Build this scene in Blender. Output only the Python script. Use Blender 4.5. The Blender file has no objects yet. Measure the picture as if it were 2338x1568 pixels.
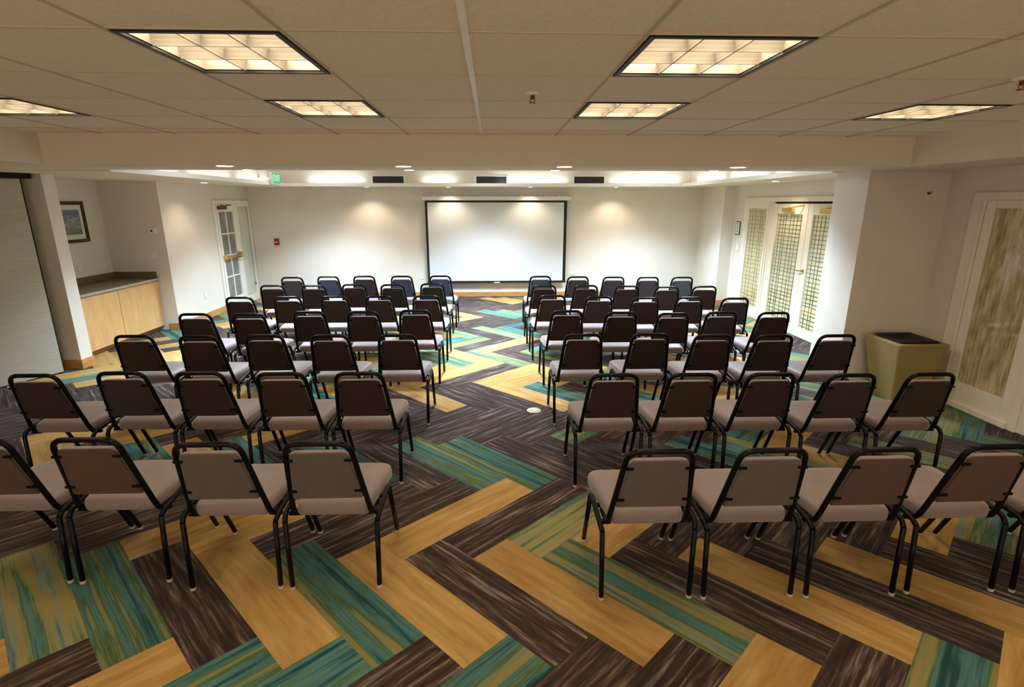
import bpy, bmesh, math, random
from mathutils import Vector, Matrix
random.seed(7)
sc = bpy.context.scene
COL = sc.collection
PI = math.pi

# ------------------------------------------------------------------ materials
MATS = {}
def nodes_of(name):
    m = bpy.data.materials.new(name); m.use_nodes = True
    nt = m.node_tree; b = nt.nodes['Principled BSDF']
    MATS[name] = m
    return m, nt, b
def link(nt, a, b): nt.links.new(a, b)
def ramp(nt, fac, stops, interp='LINEAR'):
    r = nt.nodes.new('ShaderNodeValToRGB'); r.color_ramp.interpolation = interp
    el = r.color_ramp.elements
    while len(el) < len(stops): el.new(0.5)
    for e, (p, c) in zip(el, stops):
        e.position = p; e.color = (*c, 1)
    link(nt, fac, r.inputs[0]); return r.outputs[0]
def noise(nt, vec, scale, detail=3, rough=.55):
    n = nt.nodes.new('ShaderNodeTexNoise'); n.inputs['Scale'].default_value = scale
    n.inputs['Detail'].default_value = detail; n.inputs['Roughness'].default_value = rough
    if vec is not None: link(nt, vec, n.inputs['Vector'])
    return n
def objvec(nt, scale=(1, 1, 1)):
    t = nt.nodes.new('ShaderNodeTexCoord'); mp = nt.nodes.new('ShaderNodeMapping')
    mp.inputs['Scale'].default_value = scale
    link(nt, t.outputs['Object'], mp.inputs['Vector']); return mp.outputs[0]
def paint(name, col, rough=.85, var=.06, scale=6, bump=0, bscale=200, spec=.3, metal=0, stretch=(1, 1, 1)):
    m, nt, b = nodes_of(name)
    v = objvec(nt, stretch)
    n = noise(nt, v, scale)
    lo = tuple(max(0, c * (1 - var)) for c in col); hi = tuple(min(1, c * (1 + var)) for c in col)
    link(nt, ramp(nt, n.outputs[0], [(.3, lo), (.7, hi)]), b.inputs['Base Color'])
    b.inputs['Roughness'].default_value = rough
    b.inputs['Specular IOR Level'].default_value = spec
    b.inputs['Metallic'].default_value = metal
    if bump:
        n2 = noise(nt, v, bscale, 2); bp = nt.nodes.new('ShaderNodeBump')
        bp.inputs['Strength'].default_value = bump; bp.inputs['Distance'].default_value = .004
        link(nt, n2.outputs[0], bp.inputs['Height']); link(nt, bp.outputs[0], b.inputs['Normal'])
    return m
def emitter(name, col, strength):
    m, nt, b = nodes_of(name)
    b.inputs['Base Color'].default_value = (.05, .05, .05, 1)
    b.inputs['Emission Color'].default_value = (*col, 1)
    b.inputs['Emission Strength'].default_value = strength
    return m

WALLP = paint('wall_paint', (.725, .675, .61), .9, .03, 3, .12, 350)
CEILT = paint('ceiling_tile', (.88, .80, .68), .95, .05, 60, .35, 260)
SOFF = paint('soffit_paint', (.76, .675, .57), .9, .02, 3, .1, 300)
TBAR = paint('grid_bar', (.56, .48, .375), .6, .03, 10)  # darkened to stand for the shadow lines along the tile edges
TBARL = paint('grid_bar_glare', (.86, .82, .74), .4, .03, 10)  # glare on the centre bar, put in as a lighter colour
WHITE = paint('white_enamel', (.82, .80, .75), .4, .02, 5)
CREAM = paint('cream_trim', (.80, .75, .64), .45, .03, 5)
WOODT = paint('maple_base', (.50, .26, .085), .5, .18, 5, stretch=(1, 1, 6))
MAPLE = paint('maple_cabinet', (.68, .42, .18), .42, .10, 4, stretch=(3, 3, .6))
DARKW = paint('walnut_frame', (.075, .028, .018), .4, .2, 9)
GRAN = paint('dark_laminate', (.155, .118, .062), .35, .35, 90)
GRANE = paint('taupe_edge', (.42, .35, .29), .4, .1, 60)
BLACK = paint('black_enamel', (.004, .0035, .0035), .3, .2, 9, spec=.13)
BLKTR = paint('black_trim', (.012, .012, .012), .5, .1, 9)
DKVOID = paint('dark_void', (.012, .011, .010), .9, .1, 9)
SCRW = paint('screen_cloth', (.66, .665, .68), .8, .01, 3)
BRASS = paint('brass', (.62, .42, .12), .3, .1, 8, metal=1)
COPPER = paint('bronze', (.18, .06, .03), .35, .1, 8, metal=.6)
GREYG = paint('grey_glazing', (.20, .20, .18), .08, .25, 4, spec=.5)
REDP = paint('red_plastic', (.30, .012, .02), .35, .08, 6)
PLAST = paint('ivory_plastic', (.78, .76, .70), .4, .03, 6)
TRASH = paint('tan_fibreglass', (.33, .255, .105), .6, .1, 70, .1, 300)
BAGM = paint('black_bag', (.012, .011, .013), .3, .2, 12)
GREYD = paint('vent_grey', (.05, .05, .045), .6, .2, 40)
VINYL = paint('panel_vinyl', (.44, .42, .36), .7, .10, 14, .2, 200, stretch=(.4, .4, 6))
PICT = None
CHROME = paint('steel', (.6, .58, .54), .25, .05, 6, metal=1)
GLIDE = paint('glide_plastic', (.45, .38, .33), .5, .1, 6)
GRILLED = paint('lattice_slats', (.17, .145, .065), .6, .25, 12)
SHADEM = paint('cream_shade', (.86, .80, .58), .8, .05, 14)

# mottled curtain of the near sidelight
def curtain_mat():
    m, nt, b = nodes_of('mottled_curtain')
    v = objvec(nt, (1, 7, 1.1)); n = noise(nt, v, 4.0, 6, .66)
    v2 = objvec(nt, (1, 6, 2.5)); n2 = noise(nt, v2, 2.0, 3)
    mx = nt.nodes.new('ShaderNodeMath'); mx.operation = 'MULTIPLY'
    link(nt, n.outputs[0], mx.inputs[0]); link(nt, n2.outputs[0], mx.inputs[1])
    link(nt, ramp(nt, mx.outputs[0], [(.12, (.34, .25, .15)), (.24, (.60, .48, .32)), (.34, (.80, .69, .51))]), b.inputs['Base Color'])
    b.inputs['Roughness'].default_value = .9
    return m
CURT = curtain_mat()
def tawny_shade():
    m, nt, b = nodes_of('tawny_shade')
    v = objvec(nt, (1, 6, 10)); n = noise(nt, v, 2.5, 4, .7)
    link(nt, ramp(nt, n.outputs[0], [(.3, (.50, .41, .21)), (.55, (.76, .66, .42)), (.75, (.86, .79, .58))]), b.inputs['Base Color'])
    b.inputs['Roughness'].default_value = .8
    return m
TAWNY = tawny_shade()
def picture_mat():
    m, nt, b = nodes_of('seascape_print')
    t = nt.nodes.new('ShaderNodeTexCoord'); s = nt.nodes.new('ShaderNodeSeparateXYZ')
    link(nt, t.outputs['Object'], s.inputs[0])
    n = noise(nt, objvec(nt, (1, 3, 9)), 4, 6, .65)
    ad = nt.nodes.new('ShaderNodeMath'); ad.operation = 'MULTIPLY_ADD'
    link(nt, s.outputs[2], ad.inputs[0]); ad.inputs[1].default_value = 1.6
    link(nt, n.outputs[0], ad.inputs[2])
    link(nt, ramp(nt, ad.outputs[0], [(.2, (.13, .16, .15)), (.42, (.27, .31, .32)), (.52, (.44, .47, .49)), (.58, (.15, .17, .24)), (.85, (.25, .27, .37))]), b.inputs['Base Color'])
    b.inputs['Roughness'].default_value = .25
    return m
PICT = picture_mat()
MATB = paint('mat_board_white', (.88, .87, .83), .8, .02, 5)
def glass_mat():
    m = bpy.data.materials.new('clear_glass'); m.use_nodes = True
    nt = m.node_tree; nt.nodes.clear()
    o = nt.nodes.new('ShaderNodeOutputMaterial'); mx = nt.nodes.new('ShaderNodeMixShader')
    t = nt.nodes.new('ShaderNodeBsdfTransparent'); g = nt.nodes.new('ShaderNodeBsdfGlossy')
    t.inputs[0].default_value = (.97, .98, .96, 1); g.inputs['Roughness'].default_value = .03
    fr = nt.nodes.new('ShaderNodeLayerWeight'); fr.inputs[0].default_value = .5
    pw = nt.nodes.new('ShaderNodeMath'); pw.operation = 'POWER'; pw.inputs[1].default_value = 4; link(nt, fr.outputs['Facing'], pw.inputs[0])
    sc_ = nt.nodes.new('ShaderNodeMath'); sc_.operation = 'MULTIPLY_ADD'; sc_.inputs[1].default_value = .8; sc_.inputs[2].default_value = .03; link(nt, pw.outputs[0], sc_.inputs[0])
    link(nt, sc_.outputs[0], mx.inputs[0]); link(nt, t.outputs[0], mx.inputs[1]); link(nt, g.outputs[0], mx.inputs[2])
    link(nt, mx.outputs[0], o.inputs[0])
    return m
GLASS = glass_mat()

def fabric(name, col, var=.16, rough=.85, spec=.25, sheen=.1):
    m, nt, b = nodes_of(name)
    v = objvec(nt); n = noise(nt, v, 260, 2); n2 = noise(nt, v, 7, 2)
    ad = nt.nodes.new('ShaderNodeMath'); ad.operation = 'MULTIPLY_ADD'
    link(nt, n.outputs[0], ad.inputs[0]); ad.inputs[1].default_value = .7
    sc2 = nt.nodes.new('ShaderNodeMath'); sc2.operation = 'MULTIPLY'; sc2.inputs[1].default_value = .3
    link(nt, n2.outputs[0], sc2.inputs[0]); link(nt, sc2.outputs[0], ad.inputs[2])
    lo = tuple(c * (1 - var) for c in col); hi = tuple(c * (1 + var) for c in col)
    link(nt, ramp(nt, ad.outputs[0], [(.35, lo), (.65, hi)]), b.inputs['Base Color'])
    b.inputs['Roughness'].default_value = rough; b.inputs['Specular IOR Level'].default_value = spec
    b.inputs['Sheen Weight'].default_value = sheen
    bp = nt.nodes.new('ShaderNodeBump'); bp.inputs['Strength'].default_value = .25; bp.inputs['Distance'].default_value = .002
    link(nt, n.outputs[0], bp.inputs['Height']); link(nt, bp.outputs[0], b.inputs['Normal'])
    return m
SEATF = fabric('mauve_fabric', (.178, .132, .131), rough=.5, spec=.5, sheen=.45)
BACKS = {
 'taupe': fabric('taupe_back', (.100, .080, .073)), 'russet': fabric('russet_back', (.076, .042, .032)),
 'maroon': fabric('maroon_back', (.031, .0125, .0130)), 'brown': fabric('brown_back', (.034, .0180, .0130)),
 'olive': fabric('olive_back', (.018, .0165, .0115)), 'plum': fabric('plum_back', (.036, .023, .0245)),
 'navy': fabric('navy_back', (.030, .034, .058)), 'slate': fabric('slate_back', (.034, .036, .039))}

# ------------------------------------------------------------------ mesh helpers
class MB:
    def __init__(self): self.bm = bmesh.new()
    def box(self, x0, x1, y0, y1, z0, z1):
        x0, x1 = min(x0, x1), max(x0, x1); y0, y1 = min(y0, y1), max(y0, y1); z0, z1 = min(z0, z1), max(z0, z1)
        v = [self.bm.verts.new(p) for p in [(x0,y0,z0),(x1,y0,z0),(x1,y1,z0),(x0,y1,z0),(x0,y0,z1),(x1,y0,z1),(x1,y1,z1),(x0,y1,z1)]]
        for f in [(0,3,2,1),(4,5,6,7),(0,1,5,4),(1,2,6,5),(2,3,7,6),(3,0,4,7)]: self.bm.faces.new([v[i] for i in f])
        return self
    def loft(self, rings, cap0=True, cap1=True):
        R = [[self.bm.verts.new(p) for p in r] for r in rings]
        n = len(R[0])
        for a, b in zip(R, R[1:]):
            for i in range(n): self.bm.faces.new([a[i], a[(i+1) % n], b[(i+1) % n], b[i]])
        if cap0: self.bm.faces.new(R[0][::-1])
        if cap1: self.bm.faces.new(R[-1])
        return self
    def tube(self, pts, r, n=10):
        pts = [Vector(p) for p in pts]; rings = []
        prev = None
        for i, p in enumerate(pts):
            if i == 0: d = pts[1] - p
            elif i == len(pts) - 1: d = p - pts[-2]
            else: d = (pts[i+1] - p).normalized() + (p - pts[i-1]).normalized()
            d.normalize()
            if prev is None:
                u = d.orthogonal().normalized()
            else:
                u = (prev - d * prev.dot(d)).normalized()
            prev = u; w = d.cross(u)
            rr = r[i] if isinstance(r, (list, tuple)) else r
            rings.append([p + (u * math.cos(2*PI*k/n) + w * math.sin(2*PI*k/n)) * rr for k in range(n)])
        return self.loft(rings)
    def disc_stack(self, prof, c=(0, 0, 0), n=24, axis='z'):
        rings = []
        for r, h in prof:
            ring = []
            for k in range(n):
                a = 2*PI*k/n; x, y = r*math.cos(a), r*math.sin(a)
                p = {'z': (x, y, h), 'y': (x, h, y), 'x': (h, x, y)}[axis]
                ring.append(Vector(c) + Vector(p))
            rings.append(ring)
        return self.loft(rings)
    def make(self, name, mat, parent=None, smooth=False, bevel=0, seg=2):
        bmesh.ops.recalc_face_normals(self.bm, faces=self.bm.faces)
        me = bpy.data.meshes.new(name); self.bm.to_mesh(me); self.bm.free()
        for mm in (mat if isinstance(mat, (list, tuple)) else [mat]): me.materials.append(mm)
        if smooth:
            for p in me.polygons: p.use_smooth = True
        o = bpy.data.objects.new(name, me); COL.objects.link(o)
        if parent: o.parent = parent
        if bevel:
            b = o.modifiers.new('bevel', 'BEVEL'); b.width = bevel; b.segments = seg; b.limit_method = 'ANGLE'
        return o
def fillet(pts, r, k=5):
    pts = [Vector(p) for p in pts]; out = [pts[0]]
    for a, b, c in zip(pts, pts[1:], pts[2:]):
        d1 = (a - b); d2 = (c - b); rr = min(r, d1.length*.49, d2.length*.49)
        p0 = b + d1.normalized()*rr; p2 = b + d2.normalized()*rr
        for i in range(k + 1):
            t = i / k; out.append(p0*(1-t)**2 + b*2*t*(1-t) + p2*t*t)
    out.append(pts[-1]); return out
def tag(o, label, cat, group=None):
    o['label'] = label; o['category'] = cat
    if group: o['group'] = group
    return o
def empty(name, loc, label, cat, group=None, rot=0):
    o = bpy.data.objects.new(name, None); COL.objects.link(o); o.location = loc
    o.rotation_euler.z = rot; o.empty_display_size = .1
    return tag(o, label, cat, group)
def struct(o): o['kind'] = 'structure'; return o
def sempty(name, loc=(0, 0, 0)):
    o = bpy.data.objects.new(name, None); COL.objects.link(o); o.location = loc; return struct(o)
def sbox(name, mat, *boxes, bevel=0):
    m = MB()
    for b in boxes: m.box(*b)
    return struct(m.make(name, mat, bevel=bevel))
def copy_tree(o, parent=None):
    c = o.copy(); COL.objects.link(c); c.parent = parent
    for ch in o.children: copy_tree(ch, c)
    return c

# ------------------------------------------------------------------ carpet
BR, GO, TE = 0, 1, 2
def mp(a, b):
    D = a - b; S = a + b
    return (-0.12638 + .18901*D + .003516*S - .000381*D*S, 2.49953 + .17709*S - .0051*D - .00010970*S*S)
KNOWN = {
 -2: {-9:'G',-8:'T',-7:'B',-6:'G',-5:'B',-4:'B',-3:'T',-2:'B',-1:'T',0:'T',1:'G',2:'B',3:'G'},
 -1: {-8:'T',-7:'T',-6:'T',-5:'B',-4:'G',-3:'T',-2:'G',-1:'B',0:'G',1:'T',2:'B',3:'G',4:'B',5:'G',6:'B',7:'B',8:'T'},
 0: {-9:'G',-8:'T',-7:'G',-6:'B',-5:'B',-4:'B',-3:'B',-2:'G',-1:'T',0:'B',1:'G',2:'B',3:'B',4:'G',5:'G',6:'B',7:'B',8:'B',9:'B',10:'B'},
 1: {-7:'B',-6:'G',-5:'B',-4:'T',-3:'G',-2:'T',-1:'B',0:'T',1:'B',2:'T',3:'T',4:'B',5:'B',6:'B',7:'B',8:'T',9:'T',10:'G',11:'B',12:'T',13:'B',14:'B',15:'T'},
 2: {-8:'B',-7:'T',-6:'T',-5:'B',-4:'B',-3:'G',-2:'T',-1:'B',0:'B',1:'B',2:'T',3:'B',4:'B',5:'B',6:'B',7:'B',8:'B',9:'G',10:'B',11:'B',12:'G',13:'G',14:'G',15:'B',16:'B',17:'B',18:'B'},
 3: {-7:'B',-6:'B',-5:'B',-4:'B',-3:'G',-2:'B',-1:'B',0:'G',1:'T',2:'T',3:'G',4:'B',5:'G',6:'B',7:'B',8:'G',9:'T',10:'B',11:'T',12:'G',13:'G',14:'G',15:'T',16:'B',17:'T',18:'T',19:'B',20:'B',21:'B'},
 4: {-5:'B',-4:'T',-3:'B',-2:'B',-1:'T',0:'T',1:'B',2:'G',3:'B',4:'B',5:'T',6:'G',7:'G',8:'G',9:'B',10:'G',11:'G',12:'B',13:'T',14:'T',15:'B',16:'B',17:'G',18:'B',19:'T',20:'G',21:'T',22:'G'},
 5: {-4:'T',-3:'G',-2:'G',-1:'G',0:'G',1:'B',2:'B',3:'T',4:'B',5:'B',6:'G',7:'T',8:'T',9:'T',10:'G',11:'T',12:'B',13:'T',14:'B',15:'B',16:'B',17:'G',18:'B',19:'G',20:'B',21:'T',22:'T',23:'B',24:'B',25:'B'},
 6: {-1:'B',0:'B',1:'B',2:'B',3:'B',4:'G',5:'B',6:'T',7:'B',8:'B',9:'T',10:'T',11:'B',12:'G',13:'B',14:'T',15:'T',16:'B',17:'G',18:'B',19:'T',20:'B',21:'B',22:'B',23:'G',24:'B',25:'G',26:'B',27:'G'},
 7: {13:'T',14:'B',15:'T',16:'T',17:'B'},
 8: {14:'T',15:'T',16:'B',17:'B',18:'B',19:'G'},
 9: {17:'G',18:'B',19:'T',20:'T',21:'T'},
 10: {18:'T',19:'B',20:'B',21:'B',22:'B'},
 11: {21:'B',22:'B',23:'G',24:'G'},
}
def build_carpet():
    rnd = random.Random(3)
    verts, faces, uvs, cols = [], [], [], []
    CODE = {'B': 0.0, 'G': .5, 'T': 1.0}
    for k in range(-7, 14):
        s0 = 4*k
        for t in range(-60, 61):
            if s0 % 8 == 0:
                c = [(s0-t, t), (s0-t+4, t), (s0-t+4, t+1), (s0-t, t+1)]
            else:
                b0 = s0 - t; c = [(t, b0+4), (t, b0), (t+1, b0), (t+1, b0+4)]
            P = [mp(*q) for q in c]
            cxm = sum(p[0] for p in P)/4; cym = sum(p[1] for p in P)/4
            if not (-6.2 < cxm < 5.0 and -1.9 < cym < 11.4): continue
            code = KNOWN.get(k, {}).get(t) or rnd.choices('BGT', (.45, .27, .28))[0]
            r1, r2 = rnd.random(), rnd.random()
            i = len(verts)
            verts += [(p[0], p[1], 0) for p in P]; faces.append((i, i+1, i+2, i+3))
            uvs += [(0, 0), (1.06, 0), (1.06, .265), (0, .265)]
            cols += [(CODE[code], r1, r2, 1)]*4
    i = len(verts)
    verts += [(-6.2, -1.9, -.003), (5.0, -1.9, -.003), (5.0, 11.4, -.003), (-6.2, 11.4, -.003)]; faces.append((i, i+1, i+2, i+3))
    uvs += [(0, 0), (1, 0), (1, .2), (0, .2)]; cols += [(0, .5, .5, 1)]*4
    me = bpy.data.meshes.new('floor'); me.from_pydata(verts, [], faces)
    me.uv_layers.new(name='UVMap'); me.color_attributes.new('plank', 'FLOAT_COLOR', 'CORNER')
    uv = me.uv_layers['UVMap']; ca = me.color_attributes['plank']
    for pol in me.polygons:
        for li in pol.loop_indices:
            vi = me.loops[li].vertex_index
            uv.data[li].uv = uvs[vi]; ca.data[li].color = cols[vi]
    me.update()
    m, nt, b = nodes_of('herringbone_carpet')
    tu = nt.nodes.new('ShaderNodeUVMap'); tu.uv_map = 'UVMap'
    at = nt.nodes.new('ShaderNodeAttribute'); at.attribute_name = 'plank'
    sp = nt.nodes.new('ShaderNodeSeparateColor'); link(nt, at.outputs['Color'], sp.inputs[0])
    def streak(su, sv, ku, kv, scale, detail, rough):
        x = nt.nodes.new('ShaderNodeSeparateXYZ'); link(nt, tu.outputs[0], x.inputs[0])
        a = nt.nodes.new('ShaderNodeMath'); a.operation = 'MULTIPLY_ADD'; a.inputs[1].default_value = su
        off = nt.nodes.new('ShaderNodeMath'); off.operation = 'MULTIPLY'; off.inputs[1].default_value = ku
        link(nt, sp.outputs[1], off.inputs[0]); link(nt, x.outputs[0], a.inputs[0]); link(nt, off.outputs[0], a.inputs[2])
        c = nt.nodes.new('ShaderNodeMath'); c.operation = 'MULTIPLY_ADD'; c.inputs[1].default_value = sv
        off2 = nt.nodes.new('ShaderNodeMath'); off2.operation = 'MULTIPLY'; off2.inputs[1].default_value = kv
        link(nt, sp.outputs[2], off2.inputs[0]); link(nt, x.outputs[1], c.inputs[0]); link(nt, off2.outputs[0], c.inputs[2])
        cb = nt.nodes.new('ShaderNodeCombineXYZ'); link(nt, a.outputs[0], cb.inputs[0]); link(nt, c.outputs[0], cb.inputs[1])
        return noise(nt, cb.outputs[0], scale, detail, rough).outputs[0]
    fine = streak(1.3, 22, 37, 53, 1.6, 6, .68)
    wide = streak(.26, 8, 71, 29, 1.5, 3, .55)
    gcl = streak(1.3, 11, 23, 61, 1.6, 6, .66)
    brown = ramp(nt, fine, [(.36, (.016, .0095, .008)), (.50, (.036, .0225, .0185)), (.58, (.095, .070, .060)), (.67, (.235, .19, .16))])
    gold = ramp(nt, gcl, [(.30, (.235, .130, .034)), (.48, (.335, .205, .066)), (.60, (.385, .245, .088)), (.72, (.46, .315, .145))])
    mixw = nt.nodes.new('ShaderNodeMix'); mixw.data_type = 'FLOAT'; mixw.inputs[0].default_value = .32
    link(nt, wide, mixw.inputs[2]); link(nt, fine, mixw.inputs[3])
    sh = nt.nodes.new('ShaderNodeMath'); sh.operation = 'MULTIPLY_ADD'; sh.inputs[1].default_value = .13; link(nt, sp.outputs[1], sh.inputs[0])
    sh0 = nt.nodes.new('ShaderNodeMath'); sh0.operation = 'SUBTRACT'; sh0.inputs[1].default_value = .065; link(nt, mixw.outputs[0], sh0.inputs[0])
    link(nt, sh0.outputs[0], sh.inputs[2])
    teal = ramp(nt, sh.outputs[0], [(.28, (.006, .024, .030)), (.38, (.011, .056, .060)), (.45, (.065, .165, .160)), (.50, (.050, .095, .034)), (.545, (.15, .18, .085)), (.59, (.23, .175, .055)), (.635, (.15, .20, .15)), (.70, (.06, .10, .10)), (.78, (.010, .036, .044))])
    g1 = nt.nodes.new('ShaderNodeMath'); g1.operation = 'GREATER_THAN'; g1.inputs[1].default_value = .25; link(nt, sp.outputs[0], g1.inputs[0])
    g2 = nt.nodes.new('ShaderNodeMath'); g2.operation = 'GREATER_THAN'; g2.inputs[1].default_value = .75; link(nt, sp.outputs[0], g2.inputs[0])
    mA = nt.nodes.new('ShaderNodeMix'); mA.data_type = 'RGBA'
    link(nt, g1.outputs[0], mA.inputs[0]); link(nt, brown, mA.inputs[6]); link(nt, gold, mA.inputs[7])
    mB = nt.nodes.new('ShaderNodeMix'); mB.data_type = 'RGBA'
    link(nt, g2.outputs[0], mB.inputs[0]); link(nt, mA.outputs[2], mB.inputs[6]); link(nt, teal, mB.inputs[7])
    # each plank comes from its own dye lot: a small constant difference per plank
    lot = nt.nodes.new('ShaderNodeMath'); lot.operation = 'MULTIPLY_ADD'; lot.inputs[1].default_value = .34; lot.inputs[2].default_value = .80
    link(nt, sp.outputs[2], lot.inputs[0])
    mL = nt.nodes.new('ShaderNodeVectorMath'); mL.operation = 'SCALE'
    link(nt, mB.outputs[2], mL.inputs[0]); link(nt, lot.outputs[0], mL.inputs['Scale'])
    link(nt, mL.outputs[0], b.inputs['Base Color'])
    b.inputs['Roughness'].default_value = .95; b.inputs['Specular IOR Level'].default_value = .15; b.inputs['Sheen Weight'].default_value = .05
    n = noise(nt, objvec(nt), 420, 2); bp = nt.nodes.new('ShaderNodeBump')
    bp.inputs['Strength'].default_value = .4; bp.inputs['Distance'].default_value = .003
    link(nt, n.outputs[0], bp.inputs['Height']); link(nt, bp.outputs[0], b.inputs['Normal'])
    me.materials.append(m)
    o = bpy.data.objects.new('floor', me); COL.objects.link(o); struct(o)
build_carpet()

# ------------------------------------------------------------------ room shell
TOP = 2.9
XL, XR = -4.9, 4.5            # side walls of the far section
XB = -5.75                    # left wall of the near section and alcove
YB = 11.0                     # screen wall
ZS = 2.215                    # soffit level
ZC = 2.46                     # tiled ceiling
sbox('wall_back', WALLP, (XL-.2, XR+.2, YB, YB+.15, 0, TOP))
sbox('wall_left', WALLP, (XL-.15, XL, 8.14, YB, 0, TOP))
sbox('wall_left_alcove', WALLP, (XB-.15, XB, 6.31, 8.29, 0, TOP), (XB, XL-.15, 8.14, 8.29, 0, TOP))
sbox('wall_left_stub', WALLP, (XB, XL, 6.13, 6.31, 0, TOP))
sbox('wall_left_near', WALLP, (XB-.15, XB, -1.6, 6.31, 0, TOP))
sbox('wall_right', WALLP, (XR, XR+.15, -1.6, YB, 0, TOP))
sbox('wall_right_stub', WALLP, (3.68, XR, 5.22, 5.74, 0, TOP))
sbox('wall_right_pilaster', WALLP, (4.27, XR, 9.86, YB, 0, TOP))
sbox('wall_rear', WALLP, (XB-.15, -4.2, -1.75, -1.6, 0, TOP), (3.4, XR+.15, -1.75, -1.6, 0, TOP), (-4.2, 3.4, -1.75, -1.6, 2.1, TOP))  # out of view; wide opening added to let the warm world light in

# maple baseboards
bb = MB()
bb.box(XL, 4.27, YB-.014, YB, 0, .10)
struct(bb.make('baseboard_back', WOODT, bevel=.003))
sbox('baseboard_left', WOODT, (XL, XL+.014, 8.126, 9.60, 0, .10), (-5.05, XL+.014, 8.126, 8.14, 0, .10))
sbox('baseboard_left_stub', WOODT, (-5.3, XL+.014, 6.116, 6.13, 0, .11), (XL, XL+.014, 6.13, 6.31, 0, .11))
sbox('baseboard_right', WOODT, (4.256, XR, 9.846, 9.86, 0, .10), (4.256, 4.27, 9.86, YB-.014, 0, .10), (XR-.014, XR, 9.46, 9.846, 0, .10))

# soffit ring at 2.215 m with the two openings
MX0, MX1, MY0, MY1 = -3.71, 3.66, -1.3, 4.70
TX0, TX1, TY0, TY1 = -3.82, 3.57, 5.62, 10.10
sb = []
sb += [(XB, MX0, -1.6, 4.70, ZS, TOP), (MX1, XR, -1.6, 4.70, ZS, TOP), (MX0, MX1, -1.6, MY0, ZS, TOP)]
sb += [(XB, XR, 4.70, 5.16, ZS, TOP)]
sb += [(XB, XR, 5.24, TY0, ZS+.012, ZS+.05)]
sb += [(XB, TX0, TY0, YB, ZS, ZS+.03), (TX1, XR, TY0, YB, ZS, ZS+.03), (TX0, TX1, TY1, YB, ZS, ZS+.03)]
sbox('ceiling_soffit', SOFF, *sb)
sbox('trim_1', DKVOID, (XB, XR, 5.16, 5.24, ZS+.05, ZS+.09))
UX0, UX1, UY0, UY1 = TX0-.22, TX1+.22, TY0-.15, TY1+.22
sbox('ceiling_tray', SOFF, (UX0-.1, UX0, UY0, UY1, ZS+.03, TOP), (UX1, UX1+.1, UY0, UY1, ZS+.03, TOP),
     (UX0-.1, UX1+.1, UY1, UY1+.1, ZS+.03, TOP), (UX0-.1, UX1+.1, UY0-.1, UY0, ZS+.05, TOP), (UX0-.1, UX1+.1, UY0-.1, UY1+.1, 2.66, TOP))
# cove lips
sbox('trim_2', WHITE, (TX0, TX0+.018, TY0, TY1, ZS-.004, ZS+.05), (TX1-.018, TX1, TY0, TY1, ZS-.004, ZS+.05), (TX0, TX1, TY1-.018, TY1, ZS-.004, ZS+.05))

# tiled ceiling: cells between the grid bars, troffer cells left open
xs = [-3.71, -3.20, -2.60, -1.93, -1.275, -.70, -.088, .535, 1.145, 1.80, 2.455, 3.045, 3.66]
ys = [-1.3 + 0.0, -1.05, -.445, .16, .765, 1.37, 1.975, 2.58, 3.185, 3.79, 4.395, 4.70]
LIGHTS = []
for yi in (2, 4, 6, 8):
    for xi in (1, 4, 7, 10): LIGHTS.append((xi, yi))
tiles = MB(); bars = MB(); glare_bar = MB()
for i in range(len(xs)-1):
    for j in range(len(ys)-1):
        if (i, j) in LIGHTS: continue
        v = [tiles.bm.verts.new(p) for p in [(xs[i],ys[j],ZC),(xs[i],ys[j+1],ZC),(xs[i+1],ys[j+1],ZC),(xs[i+1],ys[j],ZC)]]
        tiles.bm.faces.new(v)
        w = [tiles.bm.verts.new((p.co.x, p.co.y, TOP)) for p in v]
        tiles.bm.faces.new(w[::-1])
        for a in range(4):
            tiles.bm.faces.new([v[a], w[a], w[(a+1) % 4], v[(a+1) % 4]])
struct(tiles.make('ceiling', CEILT))
for i, x in enumerate(xs[1:-1]):
    if abs(x+.088) < .01: glare_bar.box(x-.0125, x+.0125, MY0, MY1, ZC-.008, ZC+.004)
    else: bars.box(x-.0055, x+.0055, MY0, MY1, ZC-.0055, ZC+.004)
for y in ys[1:-1]:
    bars.box(MX0, MX1, y-.004, y+.004, ZC-.0040, ZC+.004)
struct(bars.make('ceiling_grid', TBAR)); struct(glare_bar.make('ceiling_glare_bar', TBARL))

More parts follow.
